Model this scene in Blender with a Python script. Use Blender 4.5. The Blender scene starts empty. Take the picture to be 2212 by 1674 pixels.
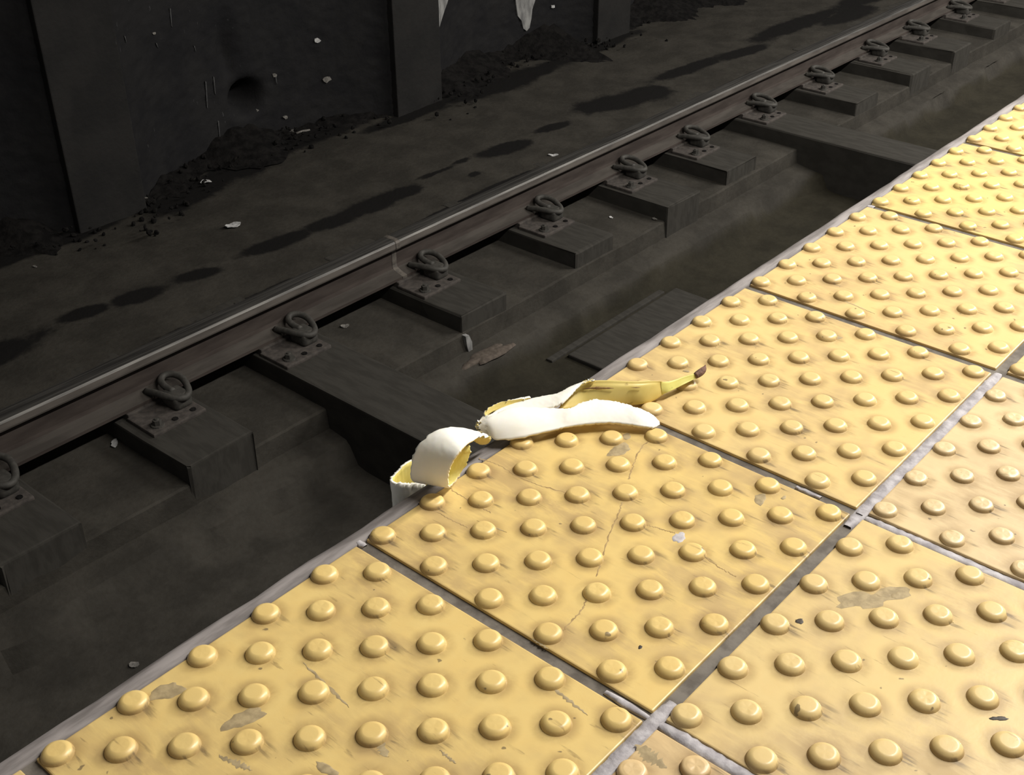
import bpy, bmesh, math, random
import numpy as np
from mathutils import Vector, Matrix, Euler

SC = bpy.context.scene
COL = SC.collection
W, H = 2212, 1674

# ------------------------------------------------------------------ camera, world, lamps, exposure
CAM_POS = Vector((-0.51555, -0.62715, 0.65288))
CAM_ROT = Euler((1.011213, 0.005509, -0.858479), 'XYZ')
FPX = 2592.53
cam = bpy.data.cameras.new('camera')
cam.sensor_fit = 'HORIZONTAL'
cam.sensor_width = 36.0
cam.lens = FPX / W * 36.0
cam.clip_start = 0.02
camo = bpy.data.objects.new('camera', cam)
COL.objects.link(camo)
camo.location = CAM_POS
camo.rotation_euler = CAM_ROT
SC.camera = camo

SC.view_settings.view_transform = 'Standard'
SC.view_settings.look = 'None'
SC.view_settings.exposure = 0.44
SC.view_settings.gamma = 1.0
SC.view_settings.use_curve_mapping = False

world = bpy.data.worlds.new('station_air')
SC.world = world
world.use_nodes = True
world.node_tree.nodes['Background'].inputs[0].default_value = (1.0, 0.97, 0.92, 1)
world.node_tree.nodes['Background'].inputs[1].default_value = 0.16


def lamp(name, loc, size_x, size_y, watts, color, aim):
    L = bpy.data.lights.new(name, 'AREA')
    L.shape = 'RECTANGLE'
    L.size, L.size_y = size_x, size_y
    L.energy = watts
    L.color = color
    o = bpy.data.objects.new(name, L)
    COL.objects.link(o)
    o.location = loc
    d = Vector(aim) - Vector(loc)
    z = -d.normalized()
    x = Vector((1, 0, 0))
    x = (x - z * x.dot(z)).normalized()
    y = z.cross(x)
    o.rotation_euler = Matrix((x, y, z)).transposed().to_euler()
    return o


WARM = (1.0, 0.955, 0.88)
lamp('fluorescent_tube_light', (2.1, -0.85, 2.2), 2.4, 0.16, 108, WARM, (2.1, -0.45, 0))
lamp('fluorescent_tube_light', (6.0, -0.85, 2.2), 2.4, 0.16, 258, WARM, (6.0, -0.85, 0))
lamp('fluorescent_tube_light', (9.9, -0.85, 2.2), 2.4, 0.16, 200, WARM, (9.9, -0.85, 0))

RM = CAM_ROT.to_matrix()


def ray(px, py):
    return RM @ Vector(((px - W / 2) / FPX, -(py - H / 2) / FPX, -1.0))


def onz(px, py, z):
    d = ray(px, py)
    return CAM_POS + d * ((z - CAM_POS.z) / d.z)


def ony(px, py, y):
    d = ray(px, py)
    return CAM_POS + d * ((y - CAM_POS.y) / d.y)


# ------------------------------------------------------------------ material helpers
class NT:
    def __init__(s, name):
        s.m = bpy.data.materials.new(name)
        s.m.use_nodes = True
        s.t = s.m.node_tree
        s.b = s.t.nodes['Principled BSDF']

    def n(s, typ, **kw):
        nd = s.t.nodes.new(typ)
        for k, v in kw.items():
            setattr(nd, k, v)
        return nd

    def put(s, sock, v):
        if hasattr(v, 'is_linked') or isinstance(v, bpy.types.NodeSocket):
            s.t.links.new(v, sock)
        elif isinstance(v, (tuple, list)):
            if len(v) == 3 and sock.type == 'RGBA':
                v = (*v, 1)
            sock.default_value = v
        else:
            sock.default_value = v

    def math(s, op, a, b=0.0, c=0.0, clamp=False):
        nd = s.n('ShaderNodeMath', operation=op, use_clamp=clamp)
        s.put(nd.inputs[0], a)
        s.put(nd.inputs[1], b)
        s.put(nd.inputs[2], c)
        return nd.outputs[0]

    def mix(s, f, a, b, mode='MIX'):
        nd = s.n('ShaderNodeMix', data_type='RGBA', blend_type=mode)
        s.put(nd.inputs[0], f)
        s.put(nd.inputs[6], a)
        s.put(nd.inputs[7], b)
        return nd.outputs[2]

    def ramp(s, v, lo, hi, a=0.0, b=1.0, smooth=True):
        nd = s.n('ShaderNodeMapRange', interpolation_type='SMOOTHSTEP' if smooth else 'LINEAR', clamp=True)
        s.put(nd.inputs[0], v)
        for i, x in enumerate((lo, hi, a, b)):
            nd.inputs[i + 1].default_value = x
        return nd.outputs[0]

    def pos(s):
        return s.n('ShaderNodeNewGeometry').outputs['Position']

    def xyz(s, v):
        nd = s.n('ShaderNodeSeparateXYZ')
        s.put(nd.inputs[0], v)
        return nd.outputs

    def scale(s, v, sc, off=(0, 0, 0)):
        nd = s.n('ShaderNodeMapping')
        s.put(nd.inputs[0], v)
        nd.inputs['Scale'].default_value = sc
        nd.inputs['Location'].default_value = off
        return nd.outputs[0]

    def noise(s, v, scale, detail=3.0, rough=0.55, dist=0.0):
        nd = s.n('ShaderNodeTexNoise')
        s.put(nd.inputs['Vector'], v)
        nd.inputs['Scale'].default_value = scale
        nd.inputs['Detail'].default_value = detail
        nd.inputs['Roughness'].default_value = rough
        nd.inputs['Distortion'].default_value = dist
        return nd.outputs[0]

    def bump(s, h, strength=0.3, dist=0.01):
        nd = s.n('ShaderNodeBump')
        nd.inputs['Strength'].default_value = strength
        nd.inputs['Distance'].default_value = dist
        s.put(nd.inputs['Height'], h)
        s.t.links.new(nd.outputs[0], s.b.inputs['Normal'])

    def out(s, color, rough=0.6, metal=0.0, spec=0.5):
        s.put(s.b.inputs['Base Color'], color)
        s.put(s.b.inputs['Roughness'], rough)
        s.put(s.b.inputs['Metallic'], metal)
        s.put(s.b.inputs['Specular IOR Level'], spec)
        return s.m


def simple(name, c0, c1, scale=30, rough=0.7, metal=0.0, bump=0.2, bdist=0.004, spec=0.4, stretch=(1, 1, 1)):
    t = NT(name)
    p = t.scale(t.pos(), stretch)
    n = t.noise(p, scale, 5)
    t.bump(n, bump, bdist)
    return t.out(t.mix(t.ramp(n, .35, .65), c0, c1), rough, metal, spec)


PITCH = 0.31086
U0, V0, ST = 0.05734, 0.05008, 0.09838


def tile_material():
    t = NT('tactile_tile_yellow')
    P = t.pos()
    x, y, z = t.xyz(P)
    tint = t.n('ShaderNodeObjectInfo').outputs['Color']
    u = t.math('MULTIPLY', x, 1 / PITCH)
    v = t.math('MULTIPLY', y, -1 / PITCH)
    fu = t.math('SUBTRACT', u, t.math('FLOOR', u))
    fv = t.math('SUBTRACT', v, t.math('FLOOR', v))

    def dist(dx, dy):
        ds = []
        for k in (0, 1):
            q = []
            for f, o, sh in ((fu, U0, dx), (fv, V0, dy)):
                w = t.math('MULTIPLY', t.math('SUBTRACT', f, o + k * ST + sh / PITCH), 1 / (2 * ST))
                w = t.math('SUBTRACT', w, t.math('ROUND', w))
                q.append(t.math('MULTIPLY', w, 2 * ST * PITCH))
            ds.append(t.math('SQRT', t.math('ADD', t.math('MULTIPLY', q[0], q[0]), t.math('MULTIPLY', q[1], q[1]))))
        return t.math('MINIMUM', ds[0], ds[1])

    d0 = dist(0, 0)
    d1 = dist(0.002, 0.009)
    big = t.noise(P, 9, 4, .6)
    mid = t.noise(P, 38, 5, .6, .4)
    fine = t.noise(P, 190, 4, .6)
    streak = t.noise(t.scale(P, (170, 22, 60)), 1.0, 4, .6, .3)
    streak2 = t.noise(t.scale(P, (60, 14, 60), (3, 7, 0)), 1.0, 5, .65, .5)
    low = t.ramp(z, .0036, .0015)               # not on the rubbed tops of the domes
    base = t.mix(t.ramp(mid, .3, .75, 0, .30), tint, t.mix(1, tint, (.97, .86, .68), 'MULTIPLY'))
    # grey-brown grime in broad clouds
    cloud = t.math('MULTIPLY', t.ramp(big, .38, .66), t.ramp(streak2, .30, .60, .12, 1.0))
    cloud = t.math('MULTIPLY', cloud, t.math('ADD', t.math('MULTIPLY', low, .75), .25))
    c = t.mix(t.math('MULTIPLY', cloud, .66), base, (.40, .27, .125))
    # grime collecting round each dome, dragged towards the platform
    ring = t.math('MULTIPLY', t.ramp(d0, .0215, .0108), t.ramp(mid, .28, .60, .22, 1.0))
    ring = t.math('MULTIPLY', ring, low)
    c = t.mix(t.math('MULTIPLY', ring, .60), c, (.30, .195, .085))
    tail = t.math('MULTIPLY', t.ramp(d1, .017, .006), t.ramp(streak, .52, .66))
    tail = t.math('MULTIPLY', tail, t.math('MULTIPLY', t.ramp(big, .38, .56), low))
    c = t.mix(t.math('MULTIPLY', tail, .8), c, (.16, .115, .06))
    # thin scuff lines
    scuff = t.math('MULTIPLY', t.ramp(streak, .63, .70), t.ramp(streak2, .45, .6))
    c = t.mix(t.math('MULTIPLY', scuff, .5), c, (.22, .15, .07))
    speck = t.ramp(t.noise(P, 95, 2, .4), .735, .765)
    c = t.mix(t.math('MULTIPLY', speck, .7), c, (.12, .09, .06))
    t.bump(t.math('ADD', t.math('MULTIPLY', fine, .25), mid), .12, .002)
    r = t.ramp(t.math('ADD', t.math('MULTIPLY', mid, .6), t.math('MULTIPLY', cloud, .5)), .2, .9, .34, .6)
    return t.out(c, r, 0, .5)


def stained(name, c0, c1, stain, rough=.85, scale=6, bump=.35):
    """concrete with a painted stain map (attribute 'stain')"""
    t = NT(name)
    P = t.pos()
    a = t.n('ShaderNodeAttribute', attribute_name='stain').outputs['Fac']
    n1 = t.noise(P, scale, 5, .6)
    n2 = t.noise(P, 55, 4, .6)
    c = t.mix(t.ramp(n1, .33, .68), c0, c1)
    c = t.mix(t.ramp(n2, .3, .8, 0, .35), c, t.mix(1, c, (.55, .5, .45), 'MULTIPLY'))
    dm = t.n('ShaderNodeAttribute', attribute_name='damp').outputs['Fac']
    c = t.mix(t.ramp(t.math('ADD', dm, t.math('MULTIPLY', t.math('SUBTRACT', n1, .5), .5)), .2, .8), c, t.mix(1, c, (.60, .585, .48), 'MULTIPLY'))
    n3 = t.noise(P, 8, 4, .55, .4)
    s = t.math('ADD', a, t.math('MULTIPLY', t.math('SUBTRACT', n3, .5), .65))
    s = t.ramp(t.math('ADD', s, t.math('MULTIPLY', t.math('SUBTRACT', n2, .5), .15)), .24, .56)
    c = t.mix(s, c, stain)
    t.bump(n2, bump, .006)
    return t.out(c, rough, 0, .1)


M = {}
M['tile'] = tile_material()
M['grout_dark'] = simple('grout_dark', (.12, .105, .09), (.20, .18, .155), 60, .9)
M['mortar'] = simple('mortar_pale', (.33, .31, .33), (.52, .50, .52), 70, .9, bump=.5)
M['edge'] = simple('edge_strip_grey', (.15, .135, .13), (.30, .275, .27), 26, .7, stretch=(.5, 3, 1))
M['slab'] = simple('slab_concrete', (.12, .11, .10), (.2, .18, .16), 12, .9)
M['crack'] = simple('crack_dark', (.34, .23, .10), (.48, .34, .16), 80, .9, bump=0)
M['grime'] = simple('grime_spot', (.33, .255, .14), (.46, .36, .20), 120, .7, bump=.1)
M['gum'] = simple('gum_dark', (.035, .03, .025), (.07, .055, .04), 90, .6)
M['gumpale'] = simple('gum_pale', (.42, .40, .42), (.6, .57, .58), 90, .6)
M['bed'] = stained('trackbed_concrete', (.030, .0278, .024), (.046, .0425, .0365), (.008, .0075, .0073))
M['tie'] = simple('tie_grimy', (.032, .030, .0265), (.042, .0395, .035), 16, .9, bump=.25, bdist=.006, spec=.1, stretch=(3, .6, 1))
M['wall'] = None
M['rail'] = simple('rail_rust', (.033, .0255, .0225), (.052, .042, .037), 25, .8, spec=.2, bump=.25, bdist=.003, stretch=(.2, 1, 1))
M['railhead'] = simple('rail_head_side', (.060, .052, .046), (.10, .088, .078), 25, .65, bump=.25, bdist=.002, stretch=(.2, 1, 1))
M['railfoot'] = simple('rail_foot_dust', (.040, .035, .031), (.060, .053, .047), 25, .85, bump=.25, bdist=.002, stretch=(.2, 1, 1), spec=.15)
M['railtop'] = simple('rail_running_steel', (.045, .043, .041), (.10, .096, .09), 40, .5, .6, bump=.1, bdist=.001, stretch=(.1, 3, 1))
M['plate'] = simple('plate_rust', (.036, .031, .028), (.062, .053, .047), 45, .8, bump=.4)
M['clip'] = simple('clip_iron', (.030, .0285, .025), (.047, .044, .039), 60, .7, bump=.3)
M['weld'] = simple('weld_scale', (.075, .067, .06), (.13, .115, .10), 50, .6, .3)
M['dirt'] = simple('dirt_black', (.004, .0037, .0037), (.010, .0092, .0088), 24, .95, bump=.5, bdist=.02, spec=.1)
M['paper'] = simple('paper_white', (.33, .33, .33), (.52, .52, .52), 40, .8, bump=.2)
M['papergrey'] = simple('paper_grey', (.10, .095, .088), (.19, .18, .165), 60, .85)
M['paint'] = simple('paint_splash', (.13, .13, .13), (.28, .28, .275), 28, .8, bump=.3, stretch=(1, 1, .35))
M['drip'] = simple('drip_faint', (.035, .035, .036), (.06, .06, .062), 60, .85)
M['brick'] = simple('rust_dirt', (.055, .043, .034), (.085, .068, .055), 60, .9, bump=.5)


def wall_material(name, c0, c1):
    t = NT(name)
    P = t.pos()
    n1 = t.noise(P, 5, 5, .6)
    n2 = t.noise(P, 40, 4, .6)
    st = t.noise(t.scale(P, (75, 75, 9)), 1.0, 2, .5)
    x, y, z = t.xyz(P)
    zone = t.math('MULTIPLY', t.ramp(x, 1.9, 2.35), t.ramp(x, 3.1, 2.7))
    drip = t.math('MULTIPLY', t.ramp(st, .70, .76), t.math('MULTIPLY', zone, t.ramp(n2, .45, .6)))
    c = t.mix(t.ramp(n1, .35, .65), c0, c1)
    c = t.mix(drip, c, (.075, .075, .08))
    t.bump(t.math('ADD', n1, t.math('MULTIPLY', n2, .3)), .35, .015)
    return t.out(c, .8, 0, .12)


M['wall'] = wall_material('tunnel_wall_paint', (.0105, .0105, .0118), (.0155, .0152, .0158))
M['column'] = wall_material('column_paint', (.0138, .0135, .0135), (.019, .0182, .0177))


def peel_material(name, c0, c1, scale, stretch, rough, sss=0.0, spot=None):
    t = NT(name)
    P = t.pos()
    n = t.noise(t.scale(P, stretch), scale, 5, .6)
    c = t.mix(t.ramp(n, .3, .7), c0, c1)
    if spot:
        s = t.noise(P, 55, 3, .5)
        c = t.mix(t.math('MULTIPLY', t.ramp(s, .66, .74), .75), c, spot)
    t.bump(n, .07, .0008)
    m = t.out(c, rough, 0, .4)
    if sss:
        t.b.inputs['Subsurface Weight'].default_value = sss
        t.b.inputs['Subsurface Radius'].default_value = (.006, .004, .002)
    return m


M['peel_in'] = peel_material('peel_inside', (.955, .93, .83), (.98, .965, .90), 60, (1, 1, .25), .55, .15)
M['peel_fibre'] = peel_material('peel_fibre', (.62, .58, .48), (.88, .85, .74), 120, (1, 1, 1), .7)
M['peel_out'] = peel_material('peel_outside', (.76, .60, .17), (.84, .69, .24), 30, (1, 1, 1), .4, .1, (.30, .19, .05))
M['peel_pale'] = peel_material('peel_outside_pale', (.80, .68, .20), (.86, .76, .28), 30, (1, 1, 1), .45, .1)
M['peel_edge'] = peel_material('peel_edge', (.84, .72, .46), (.92, .84, .62), 150, (1, 1, 1), .7)
M['peel_neck'] = peel_material('peel_neck', (.66, .62, .16), (.76, .70, .22), 40, (1, 1, 1), .45, .1, (.10, .10, .03))
M['stem'] = simple('stem_brown', (.10, .052, .035), (.22, .12, .085), 220, .8, bump=.6, bdist=.002)
M['bruise'] = simple('bruise_brown', (.22, .11, .06), (.42, .27, .10), 160, .6, bump=.1, bdist=.001)


# ------------------------------------------------------------------ mesh helpers
def link(name, me, parent=None, **props):
    o = bpy.data.objects.new(name, me)
    COL.objects.link(o)
    if parent:
        o.parent = parent
        o.matrix_parent_inverse = Matrix.Identity(4)
        # parents sit at their own places: keep world placement
        o.matrix_parent_inverse = parent_world(parent).inverted()
    for k, v in props.items():
        o[k] = v
    return o


def parent_world(p):
    m = Matrix.LocRotScale(p.location, p.rotation_euler, p.scale)
    if p.parent:
        m = parent_world(p.parent) @ p.matrix_parent_inverse @ m
    return m


def mesh(name, verts, faces, mats, smooth=False, idx=None):
    me = bpy.data.meshes.new(name)
    me.from_pydata([tuple(v) for v in verts], [], faces)
    for m in (mats if isinstance(mats, (list, tuple)) else [mats]):
        me.materials.append(m)
    if idx is not None:
        me.polygons.foreach_set('material_index', idx)
    if smooth:
        me.polygons.foreach_set('use_smooth', [True] * len(me.polygons))
    me.update()
    return me


def from_bm(name, bm, mat, smooth=False):
    me = bpy.data.meshes.new(name)
    bm.normal_update()
    bm.to_mesh(me)
    bm.free()
    for m in (mat if isinstance(mat, (list, tuple)) else [mat]):
        me.materials.append(m)
    if smooth:
        me.polygons.foreach_set('use_smooth', [True] * len(me.polygons))
    return me


def box_bm(lo, hi, bevel=0.0, seg=2, bm=None):
    bm = bm or bmesh.new()
    r = bmesh.ops.create_cube(bm, size=1.0)
    vs = r['verts']
    for v in vs:
        v.co = Vector([lo[i] + (v.co[i] + .5) * (hi[i] - lo[i]) for i in range(3)])
    if bevel:
        es = list({e for v in vs for e in v.link_edges})
        bmesh.ops.bevel(bm, geom=es, offset=bevel, segments=seg, affect='EDGES', profile=.6)
    return bm


def blob_mesh(name, c, rx, ry, ang, h, mat, seed=0, n=18, rag=.25, zfun=None):
    """low irregular pat lying on a horizontal surface"""
    rn = random.Random(seed)
    ph = [rn.uniform(0, 6.28) for _ in range(6)]
    vs = [Vector((c[0], c[1], c[2] + h))]
    for ring, (k, hh) in enumerate(((.6, h * .9), (.92, h * .6), (1.0, 0.0))):
        for i in range(n):
            a = 2 * math.pi * i / n
            r = 1 + rag * (.5 * math.sin(2 * a + ph[0]) + .35 * math.sin(3 * a + ph[1]) + .3 * math.sin(5 * a + ph[2]) + .22 * math.sin(8 * a + ph[3]))
            X, Y = rx * r * k * math.cos(a), ry * r * k * math.sin(a)
            vs.append(Vector((c[0] + X * math.cos(ang) - Y * math.sin(ang), c[1] + X * math.sin(ang) + Y * math.cos(ang), c[2] + hh)))
    fs = [(0, 1 + i, 1 + (i + 1) % n) for i in range(n)]
    for q in range(2):
        for i in range(n):
            a, b = 1 + q * n + i, 1 + q * n + (i + 1) % n
            fs.append((a, a + n, b + n, b))
    return mesh(name, vs, fs, mat, True)


def tube(name, pts, rad, mat, n=10, closed=False):
    cu = bpy.data.curves.new(name, 'CURVE')
    pts = [Vector(p) for p in pts]
    V, F = [], []
    up = Vector((0, 0, 1))
    prev = None
    for i, p in enumerate(pts):
        t = (pts[min(i + 1, len(pts) - 1)] - pts[max(i - 1, 0)]).normalized()
        if prev is None:
            a = t.cross(up if abs(t.z) < .9 else Vector((1, 0, 0))).normalized()
        else:
            a = (prev - t * prev.dot(t)).normalized()
        prev = a
        b = t.cross(a)
        r = rad[i] if isinstance(rad, (list, tuple)) else rad
        for k in range(n):
            w = 2 * math.pi * k / n
            V.append(p + a * (r * math.cos(w)) + b * (r * math.sin(w)))
    bpy.data.curves.remove(cu)
    for i in range(len(pts) - 1):
        for k in range(n):
            F.append((i * n + k, i * n + (k + 1) % n, (i + 1) * n + (k + 1) % n, (i + 1) * n + k))
    F.append(tuple(range(n))[::-1])
    F.append(tuple((len(pts) - 1) * n + k for k in range(n)))
    return mesh(name, V, F, mat, True)


def crom(P, m):
    """Catmull-Rom through an array of points (k,...) -> m samples, chord-free uniform"""
    P = np.asarray(P, float)
    k = len(P)
    E_ = np.concatenate([[2 * P[0] - P[1]], P, [2 * P[-1] - P[-2]]])
    out = []
    for s in np.linspace(0, k - 1, m):
        i = min(int(s), k - 2)
        f = s - i
        a, b, c, d = E_[i], E_[i + 1], E_[i + 2], E_[i + 3]
        out.append(.5 * ((2 * b) + (c - a) * f + (2 * a - 5 * b + 4 * c - d) * f * f + (3 * b - a - 3 * c + d) * f ** 3))
    return np.array(out)


# ------------------------------------------------------------------ platform slab, edge strip, tiles and domes
KX = range(-3, 10)
KY = range(0, 4)
X_LO, X_HI = KX[0] * PITCH, (KX[-1] + 1) * PITCH
slab = link('platform', from_bm('platform', box_bm((X_LO - .3, -KY[-1] * PITCH - .6, -.26), (X_HI + .3, .004, -.0028)), M['grout_dark']), kind='structure',
            label='concrete station platform carrying the yellow tactile tiles')
# outer grey nosing
bm = bmesh.new()
NS = 160
rn = random.Random(4)
prof = [(-.0062, -.0030), (-.0055, -.0010), (.006, -.0008), (.0095, -.0022), (.0125, -.0065), (.0125, -.06), (.0, -.06)]
vs, fs = [], []
for i in range(NS + 1):
    x = X_LO - .3 + (X_HI - X_LO + .6) * i / NS
    j1, j2 = rn.gauss(0, .0006), rn.gauss(0, .0004)
    for (py, pz) in prof:
        vs.append((x, py + (j1 if py > .005 else j1 * .3), pz + j2))
npf = len(prof)
for i in range(NS):
    for k in range(npf - 1):
        fs.append((i * npf + k, (i + 1) * npf + k, (i + 1) * npf + k + 1, i * npf + k + 1))
bm.free()
link('edge_strip', mesh('edge_strip', vs, fs, M['edge'], True), slab, label='grey strip along the platform edge')
link('platform_face', from_bm('platform_face', box_bm((X_LO - .3, -.22, -1.72), (X_HI + .3, -.12, -.255)), M['slab']), slab)

DOME_PROF = [(.0117, -.0004), (.0114, .0006), (.0109, .0017), (.0101, .0029), (.0091, .0039), (.0080, .0046), (.0070, .00500), (.0064, .00512), (.0060, .00515), (.003, .00518)]
DOME_WORN = [(.0108, -.0004), (.0105, .0008), (.0100, .0020), (.0094, .0030), (.0086, .0037), (.0075, .0040), (.0064, .0042), (.0059, .0043), (.0055, .00432), (.003, .00435)]


def dome_mesh(name, prof, seed, dent=0.0, seg=28):
    rn = random.Random(seed)
    ph = [rn.uniform(0, 6.28) for _ in range(4)]
    vs, fs = [], []
    for q, (r, z) in enumerate(prof):
        for i in range(seg):
            a = 2 * math.pi * i / seg
            w = dent * (math.sin(2 * a + ph[0]) + .6 * math.sin(5 * a + ph[1])) * (1 if q > 1 else 0)
            vs.append(((r + w * .5) * math.cos(a), (r + w * .5) * math.sin(a), max(-.0004, z + w * .6 * (z / .005) + rn.gauss(0, dent * .25) * (z / .005))))
    vs.append((0, 0, prof[-1][1] - dent * .8))
    for q in range(len(prof) - 1):
        for i in range(seg):
            j = (i + 1) % seg
            fs.append((q * seg + i, q * seg + j, (q + 1) * seg + j, (q + 1) * seg + i))
    b = (len(prof) - 1) * seg
    for i in range(seg):
        fs.append((b + i, b + (i + 1) % seg, len(vs) - 1))
    return mesh(name, vs, fs, M['tile'], True)


DOMES = [dome_mesh('dome', DOME_PROF, s, d) for s, d in ((1, 0), (2, .00007), (3, .00013), (4, .0001))]
WORN = [dome_mesh('dome_worn', DOME_WORN, s, d) for s, d in ((5, .00022), (6, .0003), (7, .0002))]

GAP = 0.0058      # half a grout joint
YEL = (.80, .605, .248, 1)
TINT = {}
for kx in KX:
    for ky in KY:
        r = random.Random(kx * 31 + ky * 7 + 3)
        f = r.uniform(.95, 1.03)
        TINT[kx, ky] = (YEL[0] * f, YEL[1] * f * r.uniform(.98, 1.02), YEL[2] * f * r.uniform(.92, 1.15), 1)
TINT[1, 1] = (.76, .60, .35, 1)
TINT[-1, 1] = (.76, .57, .31, 1)
TINT[0, 1] = (.78, .60, .28, 1)
TINT[-1, 0] = (.80, .60, .24, 1)
TINT[0, 0] = (.81, .605, .24, 1)


def project(p):
    d = RM.transposed() @ (Vector(p) - CAM_POS)
    return (W / 2 + FPX * d.x / -d.z, H / 2 - FPX * d.y / -d.z, -d.z)


spots = []
for kx in KX:
    for ky in KY:
        for i in range(10):
            for j in range(10):
                if (i + j) % 2:
                    continue
                x = (kx + U0 + ST * i) * PITCH
                y = -(ky + V0 + ST * j) * PITCH
                px, py, dz = project((x, y, .003))
                seen = dz > 0 and -25 < px < W + 25 and -25 < py < H + 25
                spots.append((dz if seen else 99 + abs(dz), kx, ky, x, y, seen))
spots.sort()
single = set()
for s in spots:
    if s[5] and len(single) < 300:
        single.add((s[3], s[4]))

tiles = {}
for kx in KX:
    for ky in KY:
        lo = (kx * PITCH + GAP, -(ky + 1) * PITCH + GAP, -.012)
        hi = ((kx + 1) * PITCH - GAP, -ky * PITCH - GAP - (.002 if ky == 0 else 0), 0)
        bm = box_bm(lo, hi, .0012, 2)
        o = link('tile', from_bm('tile', bm, M['tile'], False), slab)
        r = random.Random(kx * 13 + ky)
        o.color = TINT[kx, ky]
        tiles[kx, ky] = o
rest = {}
for dz, kx, ky, x, y, seen in spots:
    worn = (kx, ky) in ((1, 1), (-1, 1), (2, 2), (4, 1))
    r = random.Random(int((x * 977 + y * 1313) * 1000))
    me = r.choice(WORN) if worn else r.choice(DOMES[:1] * 4 + DOMES[1:])
    if (x, y) in single:
        o = link('dome', me, tiles[kx, ky])
        o.location = (x, y, 0)
        o.rotation_euler = (0, 0, r.uniform(0, 6.28))
        o.color = TINT[kx, ky]
    else:
        rest.setdefault((kx, ky), []).append((x, y))
COARSE = [DOME_PROF[i] for i in (0, 2, 4, 6, 7)]
for (kx, ky), L in rest.items():
    vs, fs = [], []
    for x, y in L:
        b = len(vs)
        for (rr, z) in COARSE:
            for i in range(14):
                a = 2 * math.pi * i / 14
                vs.append((x + rr * math.cos(a), y + rr * math.sin(a), z))
        for q in range(len(COARSE) - 1):
            for i in range(14):
                j = (i + 1) % 14
                fs.append((b + q * 14 + i, b + q * 14 + j, b + (q + 1) * 14 + j, b + (q + 1) * 14 + i))
        fs.append(tuple(b + (len(COARSE) - 1) * 14 + i for i in range(14)))
    o = link('small_domes', mesh('small_domes', vs, fs, M['tile'], True), tiles[kx, ky], kind='stuff')
    o.color = TINT[kx, ky]


# pale mortar standing higher in some of the joints
def mortar(u0, v0, u1, v1, seed, half=.0060, z=-.0007):
    rn = random.Random(seed)
    a = Vector((u0 * PITCH, -v0 * PITCH, 0))
    b = Vector((u1 * PITCH, -v1 * PITCH, 0))
    d = (b - a).normalized()
    s = Vector((-d.y, d.x, 0))
    n = max(6, int((b - a).length / .004))
    vs, fs = [], []
    for i in range(n + 1):
        p = a + (b - a) * (i / n)
        e = min(1, i / 4, (n - i) / 4)
        w1 = half * (0.6 + .4 * e) * rn.uniform(.88, 1.0)
        w2 = half * (0.6 + .4 * e) * rn.uniform(.88, 1.0)
        zz = z + rn.gauss(0, .0003)
        for w, zh in ((-w1, -.0032), (-w1 * .9, zz - .0003), (0, zz), (w2 * .9, zz - .0003), (w2, -.0032)):
            vs.append(p + s * w + Vector((0, 0, zh)))
    for i in range(n):
        for k in range(4):
            fs.append((i * 5 + k, (i + 1) * 5 + k, (i + 1) * 5 + k + 1, i * 5 + k + 1))
    link('mortar', mesh('mortar', vs, fs, M['mortar'], True), slab)


mortar(-2.0, 1, .075, 1, 1)
mortar(.93, 1, 2.0, 1, 2)
mortar(0, .86, 0, .985, 3, .0034)
mortar(0, 1.015, 0, 2, 4)
mortar(1, .80, 1, .88, 5, .003)
mortar(1, 1.02, 1, 2, 6, .005, -.0014)
mortar(3.0, 0.02, 3.0, .05, 7)
mortar(0.0, .012, 0.0, .04, 8, .004)
mortar(1.0, 1.0, 1.04, 1.0, 9)


# hairline cracks and marks on the tiles
def tile_at(p):
    return tiles[int(math.floor(p.x / PITCH)), int(math.floor(-p.y / PITCH))]


def crack(pts, w=.0009):
    P3 = [onz(x, y, 0) for x, y in pts]
    P3 = [Vector(q) for q in crom([tuple(p) for p in P3], len(pts) * 10)]
    rn = random.Random(len(pts))
    vs, fs = [], []
    for i, p in enumerate(P3):
        d = (P3[min(i + 1, len(P3) - 1)] - P3[max(i - 1, 0)]).normalized()
        s = Vector((-d.y, d.x, 0))
        ww = w * rn.uniform(.35, 1)
        j = s * rn.gauss(0, .0004)
        for q, h in ((-ww, .00004), (0, .00022), (ww, .00004)):
            vs.append(p + j + s * q + Vector((0, 0, h)))
    for i in range(len(P3) - 1):
        for k in (0, 1):
            fs.append((i * 3 + k, (i + 1) * 3 + k, (i + 1) * 3 + k + 1, i * 3 + k + 1))
    link('crack', mesh('crack', vs, fs, M['crack'], True), tile_at(P3[len(P3) // 2]))


crack([(1412, 945), (1385, 968), (1368, 1005), (1358, 1035)])
crack([(1345, 1085), (1335, 1110), (1316, 1155), (1302, 1200), (1288, 1245)])
crack([(1268, 1295), (1255, 1318), (1225, 1352), (1205, 1372), (1187, 1392)])
crack([(1035, 990), (1075, 1003), (1120, 1030), (1170, 1050), (1225, 1065), (1262, 1082)], .0008)
crack([(1390, 1132), (1425, 1142), (1458, 1152)], .0007)
crack([(1515, 1197), (1540, 1216), (1570, 1235), (1590, 1246)], .0007)
crack([(905, 1085), (960, 1115), (1010, 1140)], .0007)
crack([(955, 1045), (1010, 1080), (1060, 1108)], .0007)


def mark(px, py, rx, ry, mat, seed, ang=0.0, h=.00035, rag=.3):
    c = onz(px, py, 0)
    n = 26 if rx > .01 else 16
    link('stain', blob_mesh('stain', (c.x, c.y, .00006), rx, ry, ang, h, M[mat], seed, n, rag), tile_at(c))


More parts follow.
